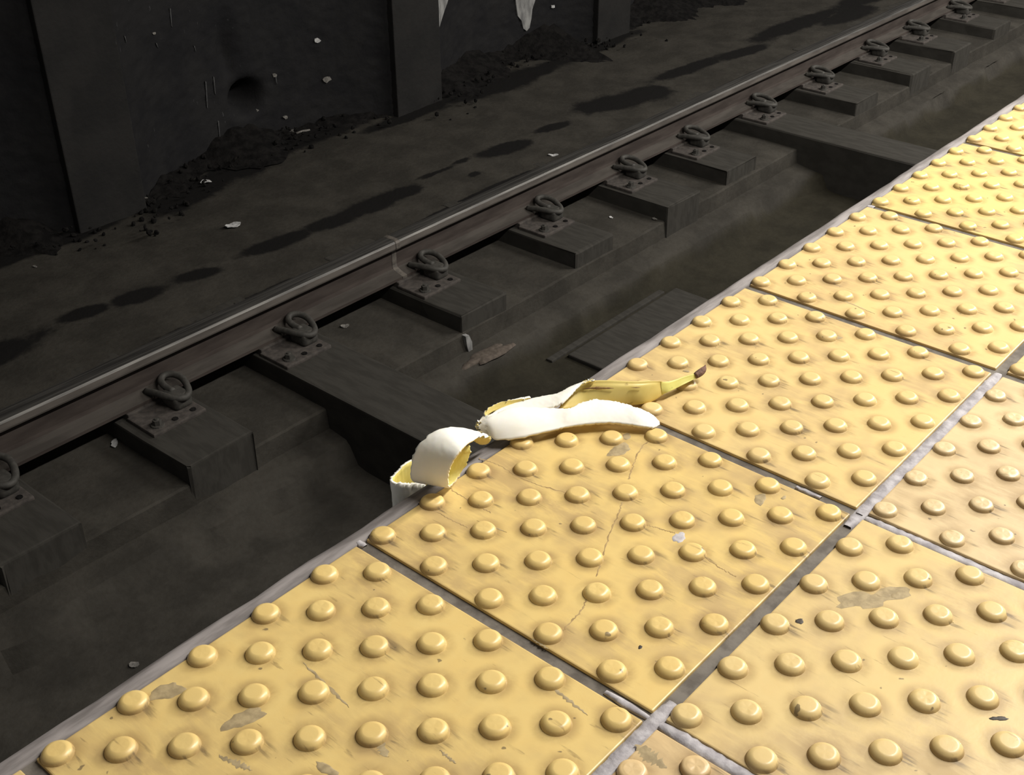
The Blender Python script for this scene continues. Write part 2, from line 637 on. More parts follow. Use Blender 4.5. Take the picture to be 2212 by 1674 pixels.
R0 = -.858
for a in [(1338, 972, .012, .008, 'grime', 1, -.2), (1353, 943, .006, .004, 'grime', 2, 0), (1642, 1078, .008, .0055, 'grime', 3, .3),
          (1693, 1075, .003, .002, 'grime', 4, 0), (1800, 731, .011, .0032, 'grime', 5, -.5), (1727, 1342, .0038, .0026, 'gum', 6, -.7),
          (1908, 1286, .0055, .0028, 'grime', 8, -.9), (1935, 1287, .0045, .0032, 'grime', 9, 0),
          (1467, 1161, .0075, .005, 'gumpale', 10, .5), (1800, 1348, .006, .003, 'gumpale', 11, -.3), (360, 1494, .012, .008, 'grime', 12, -.3),
          (527, 1552, .014, .008, 'grime', 13, -.3), (1383, 1398, .0019, .0016, 'gum', 14, 0), (705, 1661, .0095, .0036, 'grime', 15, -1.55),
          (1483, 802, .0035, .0024, 'grime', 17, -.8), (2158, 1552, .006, .0022, 'gum', 18, -.9)]:
    mark(*a)
# the splashed grey-brown patch, and dragged streaks
mark(1885, 1292, .026, .011, 'grime', 7, -.55, .0002, .55)
for (x0, y0, x1, y1, wpx, sd) in ((655, 1432, 755, 1528, .0022, 1), (472, 1632, 545, 1664, .0034, 2), (810, 1590, 838, 1636, .0045, 3), (1372, 1609, 1440, 1660, .0075, 4),
                                  (1150, 1380, 1185, 1402, .002, 5), (1180, 1475, 1270, 1545, .0022, 6), (950, 1620, 985, 1650, .002, 7), (1030, 1125, 1095, 1150, .0010, 8),
                                  (1800, 640, 1890, 678, .0016, 9), (2000, 1320, 2060, 1345, .0016, 10)):
    a, b = onz(x0, y0, 0), onz(x1, y1, 0)
    rn = random.Random(sd)
    n = 22
    vs, fs = [], []
    d = (b - a).normalized()
    s = Vector((-d.y, d.x, 0))
    for i in range(n + 1):
        f = i / n
        p = a + (b - a) * f + s * rn.gauss(0, wpx * .12)
        w1, w2 = (wpx * math.sin(math.pi * min(1, max(.04, f))) ** .6 * rn.uniform(.2, 1) for _ in (0, 1))
        for q, h in ((-w1, .00005), (0, .0003), (w2, .00005)):
            vs.append(p + s * q + Vector((0, 0, h)))
    for i in range(n):
        for k in (0, 1):
            fs.append((i * 3 + k, (i + 1) * 3 + k, (i + 1) * 3 + k + 1, i * 3 + k + 1))
    link('stain', mesh('stain', vs, fs, M['grime'], True), tile_at((a + b) / 2))

# ------------------------------------------------------------------ trackbed
ZT = -1.455
TX0, TX1 = -1.2, 12.0
PROF = [(-.12, -1.60), (1.30, -1.60), (1.335, -1.69), (1.36, -1.70), (1.60, -1.703), (1.85, -1.70), (1.89, -1.69), (1.925, -1.625), (1.95, -1.612), (2.0, -1.605),
        (2.032, -1.600), (2.036, -1.56), (2.040, -1.531), (2.048, -1.526), (2.2, -1.524), (2.4, -1.524), (2.60, -1.522), (2.63, -1.515), (2.645, -1.47), (2.67, -1.458)]
y = 2.67
while y < 4.3:
    y += .022
    PROF.append((y, -1.456))
PROF = np.array(PROF)
NXB = 520
xs = np.linspace(TX0, TX1, NXB)
rng = np.random.default_rng(3)


def wob(amp, step, seed):
    r = np.random.default_rng(seed)
    k = int((TX1 - TX0) / step) + 2
    return amp * np.interp(xs, np.linspace(TX0, TX1, k), r.normal(0, 1, k))


Y = np.repeat(PROF[None, :, 0], NXB, 0)
Z = np.repeat(PROF[None, :, 1], NXB, 0)
low = (PROF[:, 0] > 1.84) & (PROF[:, 0] < 1.93)
mid_ = (PROF[:, 0] > 2.02) & (PROF[:, 0] < 2.06)
Y[:, low] += (wob(.018, .25, 1) + wob(.007, .06, 2))[:, None]
Y[:, mid_] += (wob(.003, .2, 5))[:, None]
Z += rng.normal(0, .0009, Z.shape)
Z[:, PROF[:, 0] > 2.66] += (wob(.004, .4, 9))[:, None]
verts = np.stack([np.repeat(xs[:, None], len(PROF), 1), Y, Z], -1).reshape(-1, 3)
npf = len(PROF)
fs = [(i * npf + k, (i + 1) * npf + k, (i + 1) * npf + k + 1, i * npf + k + 1) for i in range(NXB - 1) for k in range(npf - 1)]
me = mesh('trackbed', verts, fs, M['bed'], True)
stain = np.zeros(len(verts))
for cx, cy, rx, ry, an in ((2.256, 3.055, .17, .05, -.1), (2.55, 3.04, .13, .05, -.1), (2.771, 3.045, .2, .06, -.02), (2.96, 3.03, .09, .05, 0), (1.865, 3.06, .09, .045, -.3),
                       (1.60, 3.085, .11, .05, -.2), (1.40, 3.12, .1, .04, -.2), (3.66, 3.03, .15, .055, -.2), (4.019, 3.03, .12, .035, -.2), (4.55, 3.03, .27, .10, -.25), (4.8, 2.98, .12, .1, 0),
                       (5.3, 3.06, .32, .055, -.1), (5.75, 2.99, .25, .055, -.1), (6.5, 3.04, .5, .085, -.05), (6.9, 2.9, .3, .09, 0), (7.6, 3.02, .6, .1, 0), (3.314, 2.924, .035, .02, 0), (3.2, 3.07, .10, .015, -.1),
                       (3.4, 3.08, .05, .015, 0), (.9, 3.1, .3, .08, 0), (.1, 3.1, .5, .08, 0), (3.05, 2.75, .5, .02, 0), (1.9, 2.74, .5, .02, 0),
                       # dark soaked band at the foot of the wall
                       (2.3, 3.75, .25, .10, .3), (2.75, 3.86, .3, .12, .2), (3.2, 3.9, .4, .10, 0), (3.7, 3.72, .3, .05, 0), (4.4, 3.70, .5, .1, 0), (1.6, 3.76, .4, .06, 0), (1.0, 3.95, .6, .14, 0), (5.2, 3.72, .5, .06, 0)):
    dx, dy = verts[:, 0] - cx, verts[:, 1] - cy
    ca, sa = math.cos(an), math.sin(an)
    q = ((dx * ca + dy * sa) / rx) ** 2 + ((-dx * sa + dy * ca) / ry) ** 2
    stain = np.maximum(stain, np.exp(-q * .75))
at = me.attributes.new('stain', 'FLOAT', 'POINT')
at.data.foreach_set('value', stain.astype(np.float32))
me.set_sharp_from_angle(angle=math.radians(28))
yy, xx = verts[:, 1], verts[:, 0]
damp = np.clip((1.945 - yy) / .06, 0, 1) * (yy > 1.3) * np.clip((xx - 1.7) / .3, 0, 1.0)
at2 = me.attributes.new('damp', 'FLOAT', 'POINT')
at2.data.foreach_set('value', damp.astype(np.float32))
bed = link('trackbed', me, kind='structure', label='grimy concrete trackbed with stepped drain trough and dark oil spots')

# flat drain lid lying in the trough
lid = link('drain_cover', from_bm('drain_cover', box_bm((2.62, 1.30, -1.72), (3.35, 1.815, -1.684), .006), M['tie']), bed)
link('drain_cover', from_bm('drain_cover', box_bm((2.55, 1.835, -1.72), (3.30, 1.865, -1.690), .004), M['tie']), bed)
# crumbled rusty fill and a paint run on the end of one crib
c = onz(1052, 762, -1.60)
link('rust_patch', blob_mesh('rust_patch', (c.x, c.y, -1.612), .13, .035, 0, .012, M['brick'], 5, 26, .4), bed)

# ------------------------------------------------------------------ ties with plates and clips
plate_bm = bmesh.new()
box_bm((0, -.215, -.004), (.200, -.068, .012), .005, 2, plate_bm)
box_bm((.004, -.074, -.004), (.196, .10, .0235), .004, 2, plate_bm)
plate_me = from_bm('tie_plate', plate_bm, M['plate'])
sh_bm = bmesh.new()
box_bm((.124, -.162, .008), (.192, -.080, .060), .016, 3, sh_bm)
shoulder_me = from_bm('clip_shoulder', sh_bm, M['clip'], True)
e = [(.106, -.030, .046), (.112, -.070, .054), (.122, -.118, .056), (.138, -.150, .053), (.164, -.162, .050), (.190, -.144, .052), (.208, -.108, .058), (.216, -.070, .064), (.205, -.038, .069),
     (.180, -.026, .069), (.160, -.040, .065), (.152, -.072, .060), (.154, -.112, .056)]
clip_me = tube('rail_clip', [tuple(p) for p in crom(e, 56)], .0115, M['clip'], 10)


def bolt_mesh(name, r, h, dome=.004):
    bm = bmesh.new()
    bmesh.ops.create_cone(bm, cap_ends=True, segments=6, radius1=r, radius2=r * .96, depth=h, matrix=Matrix.Translation((0, 0, h / 2)))
    bmesh.ops.create_cone(bm, cap_ends=True, segments=16, radius1=r * 1.5, radius2=r * 1.4, depth=h * .25, matrix=Matrix.Translation((0, 0, h * .12)))
    bmesh.ops.create_cone(bm, cap_ends=True, segments=12, radius1=r * .5, radius2=r * .4, depth=dome, matrix=Matrix.Translation((0, 0, h + dome / 2)))
    return from_bm(name, bm, M['clip'])


bolt_me = bolt_mesh('screw_spike', .015, .022)
hole_bm = bmesh.new()
bmesh.ops.create_cone(hole_bm, cap_ends=True, segments=8, radius1=.011, radius2=.010, depth=.004, matrix=Matrix.Translation((0, 0, .001)))
hole_me = from_bm('spike_hole', hole_bm, M['dirt'])

RAIL_Y = 2.449
TIES = [(.45, 0, 'grimy short tie block cut off by the left edge of the photo'),
        (1.055, 0, 'grimy short tie block left of the long tie, white scrap lying before it'),
        (1.605, 1, 'long tie crossing the trough towards the curled banana peel'),
        (2.275, 0, 'short tie block just past the rail weld, white paint on its end'),
        (2.96, 0, 'second short tie block past the rail weld, dark left side'),
        (3.58, 0, 'third short tie block past the rail weld'),
        (4.10, 0, 'short tie block standing just before the far pale long tie'),
        (4.73, 1, 'far pale long tie that reaches across to the platform edge'),
        (5.35, 0, 'first short tie block beyond the far pale long tie'),
        (6.0, 0, 'second short tie block beyond the far pale long tie'),
        (6.57, 0, 'third short tie block beyond the far pale long tie'),
        (7.20, 0, 'fourth short tie block beyond the far pale long tie, near the top right corner'),
        (7.80, 0, 'farthest short tie block, cut off at the top right corner')]
for k, (x0, full, lab) in enumerate(TIES):
    rn = random.Random(50 + k)
    bm = bmesh.new()
    y0 = .50 if full else 2.035 + rn.uniform(-.012, .018)
    box_bm((x0, y0, -1.74), (x0 + .25, 2.80, ZT), .008, 2, bm)
    bmesh.ops.bisect_plane(bm, geom=bm.verts[:] + bm.edges[:] + bm.faces[:], plane_co=(0, 2.25, 0), plane_no=(0, 1, 0))
    for v in bm.verts:
        v.co += Vector((rn.gauss(0, .0025), rn.gauss(0, .003), 0))
    tie = link('railway_tie', from_bm('railway_tie', bm, M['tie']), label=lab, category='railway tie', group='railway ties under the rail')
    pl = link('tie_plate', plate_me, tie)
    pl.location = (x0 + .012 + rn.uniform(-.01, .02), RAIL_Y, ZT)
    base = pl.location
    for nm, m2, off in (('clip_shoulder', shoulder_me, (0, 0, 0)), ('rail_clip', clip_me, (0, 0, 0)),
                        ('screw_spike', bolt_me, (.040, -.178, .012)), ('spike_hole', hole_me, (.098, -.190, .012)), ('spike_hole', hole_me, (.168, -.188, .012))):
        o = bpy.data.objects.new(nm, m2)
        COL.objects.link(o)
        o.parent = pl
        o.location = off
        if nm == 'screw_spike':
            o.rotation_euler = (0, 0, rn.uniform(0, 1))

# white paint run on the end face of one tie
tp = [(1006, 727), (1013, 724), (1020, 738), (1021, 757), (1014, 765), (1009, 748)]
P3 = [ony(x, y, 2.02) for x, y in tp]
vs = [p for p in P3] + [p + Vector((0, .02, 0)) for p in P3]
nn = len(P3)
fs = [tuple(range(nn))] + [(i, i + nn, (i + 1) % nn + nn, (i + 1) % nn) for i in range(nn)]
link('paint_run', mesh('paint_run', vs, fs, M['paint']), bed)

# ------------------------------------------------------------------ running rail
prof = [(-.063, 0), (-.063, .011), (-.034, .018), (-.012, .027), (-.0085, .040), (-.0085, .098), (-.014, .108), (-.034, .114), (-.036, .120), (-.035, .140), (-.030, .147), (-.018, .1495)]
RP = prof + [(-a, b) for a, b in prof[::-1]]
vs, fs, mi = [], [], []
xr = [TX0, 2.322, 2.328, TX1]
nr = len(RP)
for x in xr:
    for (py, pz) in RP:
        vs.append((x, RAIL_Y + py, ZT + .024 + pz))
for i in range(len(xr) - 1):
    for k in range(nr):
        k2 = (k + 1) % nr
        fs.append((i * nr + k, (i + 1) * nr + k, (i + 1) * nr + k2, i * nr + k2))
        top = RP[k][1] > .1465 and RP[k2][1] > .1465
        shoulder = RP[k][1] > .138 and RP[k2][1] > .138
        side = (RP[k][0] < 0 and RP[k][1] > .113 and RP[k2][1] > .113)
        foot = .009 < RP[k][1] < .02 and RP[k2][1] > .012 and RP[k][0] < 0 and RP[k2][1] < .028
        mi.append(1 if top or shoulder else 2 if side else 3 if foot else 0)
rail = link('running_rail', mesh('running_rail', vs, fs, [M['rail'], M['railtop'], M['railhead'], M['railfoot']], False, mi),
            label='rusty steel running rail on the grimy ties, crossing the photo diagonally', category='rail')
# weld collar
vs, fs = [], []
for x in (2.316, 2.319, 2.337, 2.340):
    g = .0022 if x in (2.319, 2.337) else -.001
    for (py, pz) in RP:
        s = 1 + g / max(.01, abs(py))
        vs.append((x, RAIL_Y + py + math.copysign(g, py), ZT + .024 + pz + (g * .5 if pz > .14 else 0)))
for i in range(3):
    for k in range(nr - 1):
        fs.append((i * nr + k, (i + 1) * nr + k, (i + 1) * nr + k + 1, i * nr + k + 1))
link('weld_collar', mesh('weld_collar', vs, fs, M['weld']), rail, label='pale weld collar')

# ------------------------------------------------------------------ tunnel wall: flat columns with hollow vaulted bays between
COLS = [-1.95, -.02, 1.775, 3.637, 5.33, 7.1, 8.9, 10.7]
CW = .33
YF = 3.75


def wall_y(x):
    for a, b in zip(COLS[:-1], COLS[1:]):
        if a <= x <= b:
            if x < a + CW:
                return YF + .03
            t = (x - a - CW) / (b - a - CW)
            return YF + .03 + .27 * (math.sin(math.pi * t) ** .7)
    return YF + .03


nxw, nzw = 700, 90
xw = np.linspace(-1.9, 10.6, nxw)
zw = np.linspace(-1.55, 2.6, nzw)
zw = np.concatenate([np.linspace(-1.55, -.6, 60), np.linspace(-.57, 2.6, 20)])
nzw = len(zw)
vs = np.zeros((nxw, nzw, 3))
wy = np.array([wall_y(x) for x in xw])
vs[:, :, 0] = xw[:, None]
vs[:, :, 1] = wy[:, None]
vs[:, :, 2] = zw[None, :]
r2 = np.random.default_rng(8)
vs[:, :, 1] += r2.normal(0, .0025, (nxw, nzw))
hx = ony(540, 205, 4.02)
hole = np.exp(-(((vs[:, :, 0] - hx.x) / .075) ** 2 + ((vs[:, :, 2] - hx.z + .02) / .07) ** 2) ** 1.5)
h2 = ony(505, 120, 4.0)
hole2 = np.exp(-(((vs[:, :, 0] - h2.x) / .05) ** 2 + ((vs[:, :, 2] - h2.z) / .13) ** 2))
vs[:, :, 1] += .16 * hole + .05 * hole2
fs = [(i * nzw + k, i * nzw + k + 1, (i + 1) * nzw + k + 1, (i + 1) * nzw + k) for i in range(nxw - 1) for k in range(nzw - 1)]
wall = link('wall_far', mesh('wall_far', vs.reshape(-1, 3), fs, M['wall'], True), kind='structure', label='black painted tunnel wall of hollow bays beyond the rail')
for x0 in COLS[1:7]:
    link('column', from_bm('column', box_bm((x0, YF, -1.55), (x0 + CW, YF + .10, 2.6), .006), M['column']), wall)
ceil = link('ceiling', from_bm('ceiling', box_bm((-2.2, -2.4, 2.6), (12.2, 4.5, 2.75)), M['slab']), kind='structure', label='concrete station ceiling')


def on_wall(px, py, off=.006):
    y = 3.9
    for _ in range(12):
        p = ony(px, py, y)
        yn = YF if any(c <= p.x <= c + CW for c in COLS) else wall_y(p.x)
        y = .5 * y + .5 * yn
    return ony(px, py, y - off)


def wall_patch(name, pts, mat, par, thick=.008):
    P3 = [on_wall(x, y) for x, y in pts]
    n = len(P3)
    vs = P3 + [p + Vector((0, thick, 0)) for p in P3]
    fs = [tuple(range(n))] + [(i, i + n, (i + 1) % n + n, (i + 1) % n) for i in range(n)]
    return link(name, mesh(name, vs, fs, M[mat]), par)


wall_patch('paint_splash', [(938, -25), (975, -25), (966, 8), (958, 28), (954, 34), (949, 52), (945, 70), (941, 86), (939, 88), (938, 60), (937, 20)], 'paint', wall)
wall_patch('paint_splash', [(1112, -25), (1160, -25), (1156, 2), (1150, 20), (1148, 40), (1144, 60), (1138, 67), (1131, 62), (1127, 45), (1119, 35), (1116, 15)], 'paint', wall)
for q, (cx, cy, r) in enumerate(((686, 88, 7), (1195, 14, 5), (706, 172, 9), (594, 163, 6), (334, 72, 4), (617, 253, 5))):
    rn = random.Random(q)
    pts = [(cx + r * rn.uniform(.6, 1.2) * math.cos(a), cy + r * rn.uniform(.5, 1.0) * math.sin(a)) for a in np.linspace(0, 6.28, 9)[:-1]]
    wall_patch('paint_chip', pts, 'paper' if q < 2 else 'papergrey', wall, .004)
for q, (cx, cy, ln) in enumerate(((368, 38, 42), (445, 205, 60), (462, 185, 40), (472, 280, 40), (270, 85, 16), (420, 105, 14), (595, 170, 25), (338, 98, 12))):
    wall_patch('paint_drip', [(cx - 1.6, cy - ln / 2), (cx + 1.2, cy - ln / 2 + 2), (cx + 4.0, cy + ln / 2), (cx + 2.4, cy + ln / 2 - 3)], 'drip', wall, .003)

# ------------------------------------------------------------------ dirt heaped along the foot of the wall
rn = random.Random(12)
nprof = 9


def dirt_heap(xa, xb, bulk0, label):
    xs2 = np.arange(xa, xb + .001, .03)
    vs, fs = [], []
    for i, x in enumerate(xs2):
        ybk = wall_y(x) - .004
        e = min(1, (x - xa) / .15 + .1, (xb - x) / .15 + .1)
        bulk = e * (bulk0 + .03 * math.sin(x * 5.1) + .025 * math.sin(x * 11.3 + 1))
        hgt = max(.012, bulk + rn.gauss(0, .008))
        wid = max(.05, bulk * 3.3 + rn.gauss(0, .015))
        for k in range(nprof):
            f = k / (nprof - 1)
            vs.append((x, ybk - wid * f, ZT - .002 + hgt * (1 - f) ** 1.3 + (rn.gauss(0, .005) if 0 < k < nprof - 1 else 0)))
    for i in range(len(xs2) - 1):
        for k in range(nprof - 1):
            fs.append((i * nprof + k, i * nprof + k + 1, (i + 1) * nprof + k + 1, (i + 1) * nprof + k))
    link('dirt_heap', mesh('dirt_heap', vs, fs, M['dirt'], True), bed, kind='stuff', label=label)


dirt_heap(.45, 1.72, .06, 'black dirt heap at the foot of the leftmost dark wall bay')
dirt_heap(2.13, 3.60, .045, 'black dirt heap at the foot of the middle wall bay with the hole')
dirt_heap(3.99, 5.28, .09, 'black dirt heap at the wall foot right of the second column')
dirt_heap(5.70, 7.05, .10, 'black dirt heap at the top edge, beyond the third column')
# rubble crumbs in the heap
bm = bmesh.new()
for k in range(420):
    x = rn.choice([rn.uniform(1.6, 3.4), rn.uniform(4.0, 5.4), rn.uniform(1.2, 7)])
    on_col = any(c <= x <= c + CW for c in COLS)
    yb = (YF if on_col else wall_y(x)) - rn.random() ** 1.6 * .28
    r = rn.uniform(.004, .016)
    m = Matrix.Translation((x, yb - .02, ZT + r * .4 + (.03 if rn.random() < .4 else 0))) @ Euler((rn.random() * 6, rn.random() * 6, 0)).to_matrix().to_4x4() @ Matrix.Diagonal((r, r * rn.uniform(.5, 1), r * .7, 1))
    bmesh.ops.create_icosphere(bm, subdivisions=1, radius=1, matrix=m)
link('rubble', from_bm('rubble', bm, M['dirt']), bed, kind='stuff', label='small black rubble strewn in front of the tunnel wall')


# ------------------------------------------------------------------ litter
def scrap(px, py, wpx, hpx, z, mat, label, seed, cat='scrap', group=None, name='paper_scrap', fold=.35):
    """a crumpled flake: a small folded, thick sheet lying at the place"""
    rn = random.Random(seed)
    c = onz(px, py, z)
    k = (c - CAM_POS).dot(-(RM @ Vector((0, 0, 1)))) / FPX
    right = RM @ Vector((1, 0, 0))
    right.z = 0
    right.normalize()
    fwd = Vector((-right.y, right.x, 0))
    a, b = wpx * k / 2, hpx * k / 2 / .62
    n = 12
    ph = rn.uniform(0, 6)
    top, bot = [], []
    for ring in (0.0, .55, 1.0):
        for i in range(n if ring else 1):
            w = 2 * math.pi * i / n
            r = ring * (1 + .28 * math.sin(2 * w + ph) + rn.uniform(-.18, .18))
            p = c + right * (a * r * math.cos(w)) + fwd * (b * r * math.sin(w))
            lift = fold * a * abs(math.sin(w + ph)) * ring + (.15 * a if ring < .1 else 0)
            top.append(p + Vector((0, 0, lift + .003)))
            bot.append(p + Vector((0, 0, lift * .8 + .0005 if ring else .0005)))
    vs = top + bot
    o_ = len(top)
    fs = []
    for i in range(n):
        j = (i + 1) % n
        fs += [(0, 1 + i, 1 + j), (1 + i, 1 + n + i, 1 + n + j, 1 + j), (o_, o_ + 1 + j, o_ + 1 + i), (o_ + 1 + i, o_ + 1 + j, o_ + 1 + n + j, o_ + 1 + n + i),
               (1 + n + i, o_ + 1 + n + i, o_ + 1 + n + j, 1 + n + j)]
    me = mesh(name, [v - c for v in vs], fs, M[mat])
    o = link(name, me, label=label, category=cat)
    o.location = c
    if group:
        o['group'] = group
    return o


G = 'pale litter scraps on the trackbed'
ZF = ZT
scrap(503, 489, 27, 17, ZF, 'paper', 'white paper scrap alone on the bare floor between wall and rail', 1, group=G)
scrap(443, 395, 24, 8, ZF, 'paper', 'white slip of paper by the black dirt at the wall foot', 2, group=G)
scrap(1195, 337, 17, 8, ZF, 'paper', 'small white scrap close behind the middle of the rail', 3, group=G)
scrap(745, 706, 15, 10, -1.524, 'papergrey', 'grey-white scrap between ties left of the rail weld', 4, group=G)
scrap(248, 959, 16, 18, -1.524, 'paper', 'white curled scrap lying below the rail at far left', 5, group=G)
scrap(628, 284, 38, 14, ZF, 'papergrey', 'crumpled grey paper lying against the tunnel wall', 6, group=G)
scrap(578, 330, 22, 10, ZF, 'papergrey', 'small grey curl of litter in front of the crumpled grey paper', 7, group=G)
scrap(450, 339, 8, 4, ZF + .02, 'paper', 'tiny white speck on the dirt heap behind the white slip', 8, group=G)
scrap(302, 432, 30, 26, ZF, 'papergrey', 'grey crumpled wrapper leaning at the foot of the left column', 9, group=G, fold=.9)
scrap(75, 577, 10, 4, ZF, 'papergrey', 'thin grey sliver on the floor at far left', 10, group=G)
scrap(1320, 471, 7, 6, -1.524, 'paper', 'tiny white crumb in the gap before the fourth visible tie', 11, group=G)
scrap(1414, 474, 9, 6, -1.524, 'papergrey', 'pale crumb at the foot of a tie end in mid picture', 12, group=G)
scrap(290, 1436, 16, 13, -1.70, 'papergrey', 'round grey spot of litter in the drain trough near the platform edge', 13, group=G, fold=.05)
scrap(8, 1441, 9, 6, -1.70, 'paper', 'tiny white crumb in the drain trough at the left picture edge', 14, group=G)
scrap(1463, 362, 12, 8, -1.524, 'papergrey', 'faint grey crumb beside the rail beyond mid picture', 15, group=G)
# thin stick beside the crumpled paper
a, b = onz(640, 288, ZF + .006), onz(669, 281, ZF + .006)
o = link('thin_stick', tube('thin_stick', [a, a.lerp(b, .5) + Vector((0, 0, .004)), b], .0055, M['papergrey'], 8), label='thin pale stick beside the crumpled grey paper at the wall', category='stick')
# lumps in the wall hole
for k, (px, py, r) in enumerate(((555, 240, 6), (570, 240, 6.5))):
    c = on_wall(px, py, -.02)
    bm = bmesh.new()
    bmesh.ops.create_icosphere(bm, subdivisions=2, radius=.014)
    rr = random.Random(k)
    for v in bm.verts:
        v.co *= rr.uniform(.75, 1.25)
    o = link('plaster_lump', from_bm('plaster_lump', bm, M['papergrey']), wall)
    o.location = c

# ------------------------------------------------------------------ banana peel
peel = bpy.data.objects.new('banana_peel', None)
COL.objects.link(peel)
peel.location = onz(1210, 935, 0)
peel.empty_display_size = .05
peel['label'] = 'discarded banana peel with white inside up, draped over the platform edge'
peel['category'] = 'banana peel'


def sheet(name, rows, nu, nv, thick, mats, label=None, rag=(0, 0, 0, 0), seed=0, flip=False, noise=.0004, mat_fn=None):
    """rows: list of stations, each a list of 3-D points across. front side = mats[0], back = mats[1], rim = mats[2].
    rag: raggedness (m) of the edges v=0, v=1, u=0, u=1"""
    R = np.array([[tuple(p) for p in r] for r in rows], float)
    A = np.stack([crom(R[:, j], nu) for j in range(R.shape[1])], 1)
    S = np.stack([crom(A[i], nv) for i in range(nu)], 0)
    rg = np.random.default_rng(seed)
    for edge, amt in enumerate(rag):
        if not amt:
            continue
        if edge < 2:
            j, j2 = (0, 1) if edge == 0 else (nv - 1, nv - 2)
            d = S[:, j] - S[:, j2 if nv > 2 else j]
            d /= np.linalg.norm(d, axis=1)[:, None] + 1e-9
            w = rg.normal(0, 1, nu) * .7 + np.repeat(rg.normal(0, 1, nu // 3 + 1), 3)[:nu] * .7
            S[:, j] += d * (w * amt)[:, None]
        else:
            i, i2 = (0, 1) if edge == 2 else (nu - 1, nu - 2)
            d = S[i] - S[i2]
            d /= np.linalg.norm(d, axis=1)[:, None] + 1e-9
            S[i] += d * (rg.normal(0, 1, nv) * amt)[:, None]
    du = np.gradient(S, axis=0)
    dv = np.gradient(S, axis=1)
    N = np.cross(du, dv)
    N /= np.linalg.norm(N, axis=2)[:, :, None] + 1e-12
    if flip:
        N = -N
    S = S + N * rg.normal(0, noise, (nu, nv))[:, :, None]
    th = np.full((nu, nv), thick)
    th[0, :] *= .6
    th[-1, :] *= .6
    B = S - N * th[:, :, None]
    V = np.concatenate([S.reshape(-1, 3), B.reshape(-1, 3)])
    o_ = nu * nv
    F, I = [], []
    for i in range(nu - 1):
        for j in range(nv - 1):
            q = (i * nv + j, (i + 1) * nv + j, (i + 1) * nv + j + 1, i * nv + j + 1)
            if flip:
                q = q[::-1]
            F.append(q)
            I.append(mat_fn(i / (nu - 2), j / (nv - 2)) if mat_fn else 0)
            F.append(tuple(o_ + k for k in q[::-1]))
            I.append(1)
    ring = [(i, 0) for i in range(nu)] + [(nu - 1, j) for j in range(1, nv)] + [(i, nv - 1) for i in range(nu - 2, -1, -1)] + [(0, j) for j in range(nv - 2, 0, -1)]
    for a, b in zip(ring, ring[1:] + ring[:1]):
        ia, ib = a[0] * nv + a[1], b[0] * nv + b[1]
        q = (ia, ia + o_, ib + o_, ib)
        if flip:
            q = q[::-1]
        F.append(q)
        I.append(2)
    me = mesh(name, V, F, [M[m] for m in mats], True, I)
    o = link(name, me, peel)
    if label:
        o['label'] = label
    return o


def Zp(px, py, off, s, z):           # zoomed-crop pixel -> 3-D point at height z
    return onz(off[0] + px / s, off[1] + py / s, z)


o1, s1 = (830, 890), 7.896
o2, s2 = (1020, 800), 7.896
o3, s3 = (1180, 770), 6.144


def row(l, r, zl, zr, off, s, n=3, bulge=0.0):
    a, b = Zp(*l, off, s, zl), Zp(*r, off, s, zr)
    out = []
    for k in range(n):
        f = k / (n - 1)
        out.append(a.lerp(b, f) + Vector((0, 0, bulge * math.sin(math.pi * f))))
    return out


# curled flap: over the top, down the front, under and up again
C = [((1760, 385), (1808, 442), .026, .022), ((1560, 320), (1640, 432), .038, .033), ((1280, 262), (1500, 495), .050, .044), ((1000, 268), (1370, 590), .0555, .052),
     ((760, 388), (1262, 700), .053, .051), ((585, 555), (1172, 830), .046, .045), ((492, 755), (1108, 975), .036, .036), ((452, 960), (1085, 1120), .025, .026),
     ((458, 1130), (1086, 1232), .014, .0155), ((540, 1206), (1112, 1300), .005, .0075), ((760, 1200), (1185, 1240), .003, .0055), ((900, 1140), (1262, 1120), .006, .008),
     ((1000, 1020), (1345, 985), .013, .013), ((1060, 880), (1412, 830), .022, .021), ((1100, 760), (1452, 690), .030, .028), ((1120, 690), (1456, 630), .034, .0315), ((1130, 640), (1450, 575), .036, .0335)]
rows = [row(l, r, a, b, o1, s1, 5) for l, r, a, b in C]
sheet('curled_flap', rows, 90, 22, .0022, ['peel_in', 'peel_pale', 'peel_edge'], 'curled strip of peel, white outside and yellow within', rag=(.0005, .0005, 0, .0006), seed=1, flip=False, noise=.0001)

# the free end, a cup hanging over the edge
cup = [((800, 700), .050, .050), ((430, 852), .050, .036), ((260, 985), .050, .026), ((150, 1118), .048, .016), ((155, 1180), .043, .012), ((300, 1200), .036, .010), ((500, 1205), .030, .010), ((700, 1220), .024, .010)]
rows = []
for (p, yy, zz) in cup:
    t = ony(o1[0] + p[0] / s1, o1[1] + p[1] / s1, yy)
    rows.append([t, t + Vector((.001, .0, -.022)), t + Vector((.003, .002, -.046)), t + Vector((.006, .004, -.070))])
sheet('hanging_flap', rows, 60, 14, .0022, ['peel_pale', 'peel_in', 'peel_in'], 'white cupped end hanging over the grey edge', rag=(.0006, 0, 0, 0), seed=2, flip=False, noise=.0002)

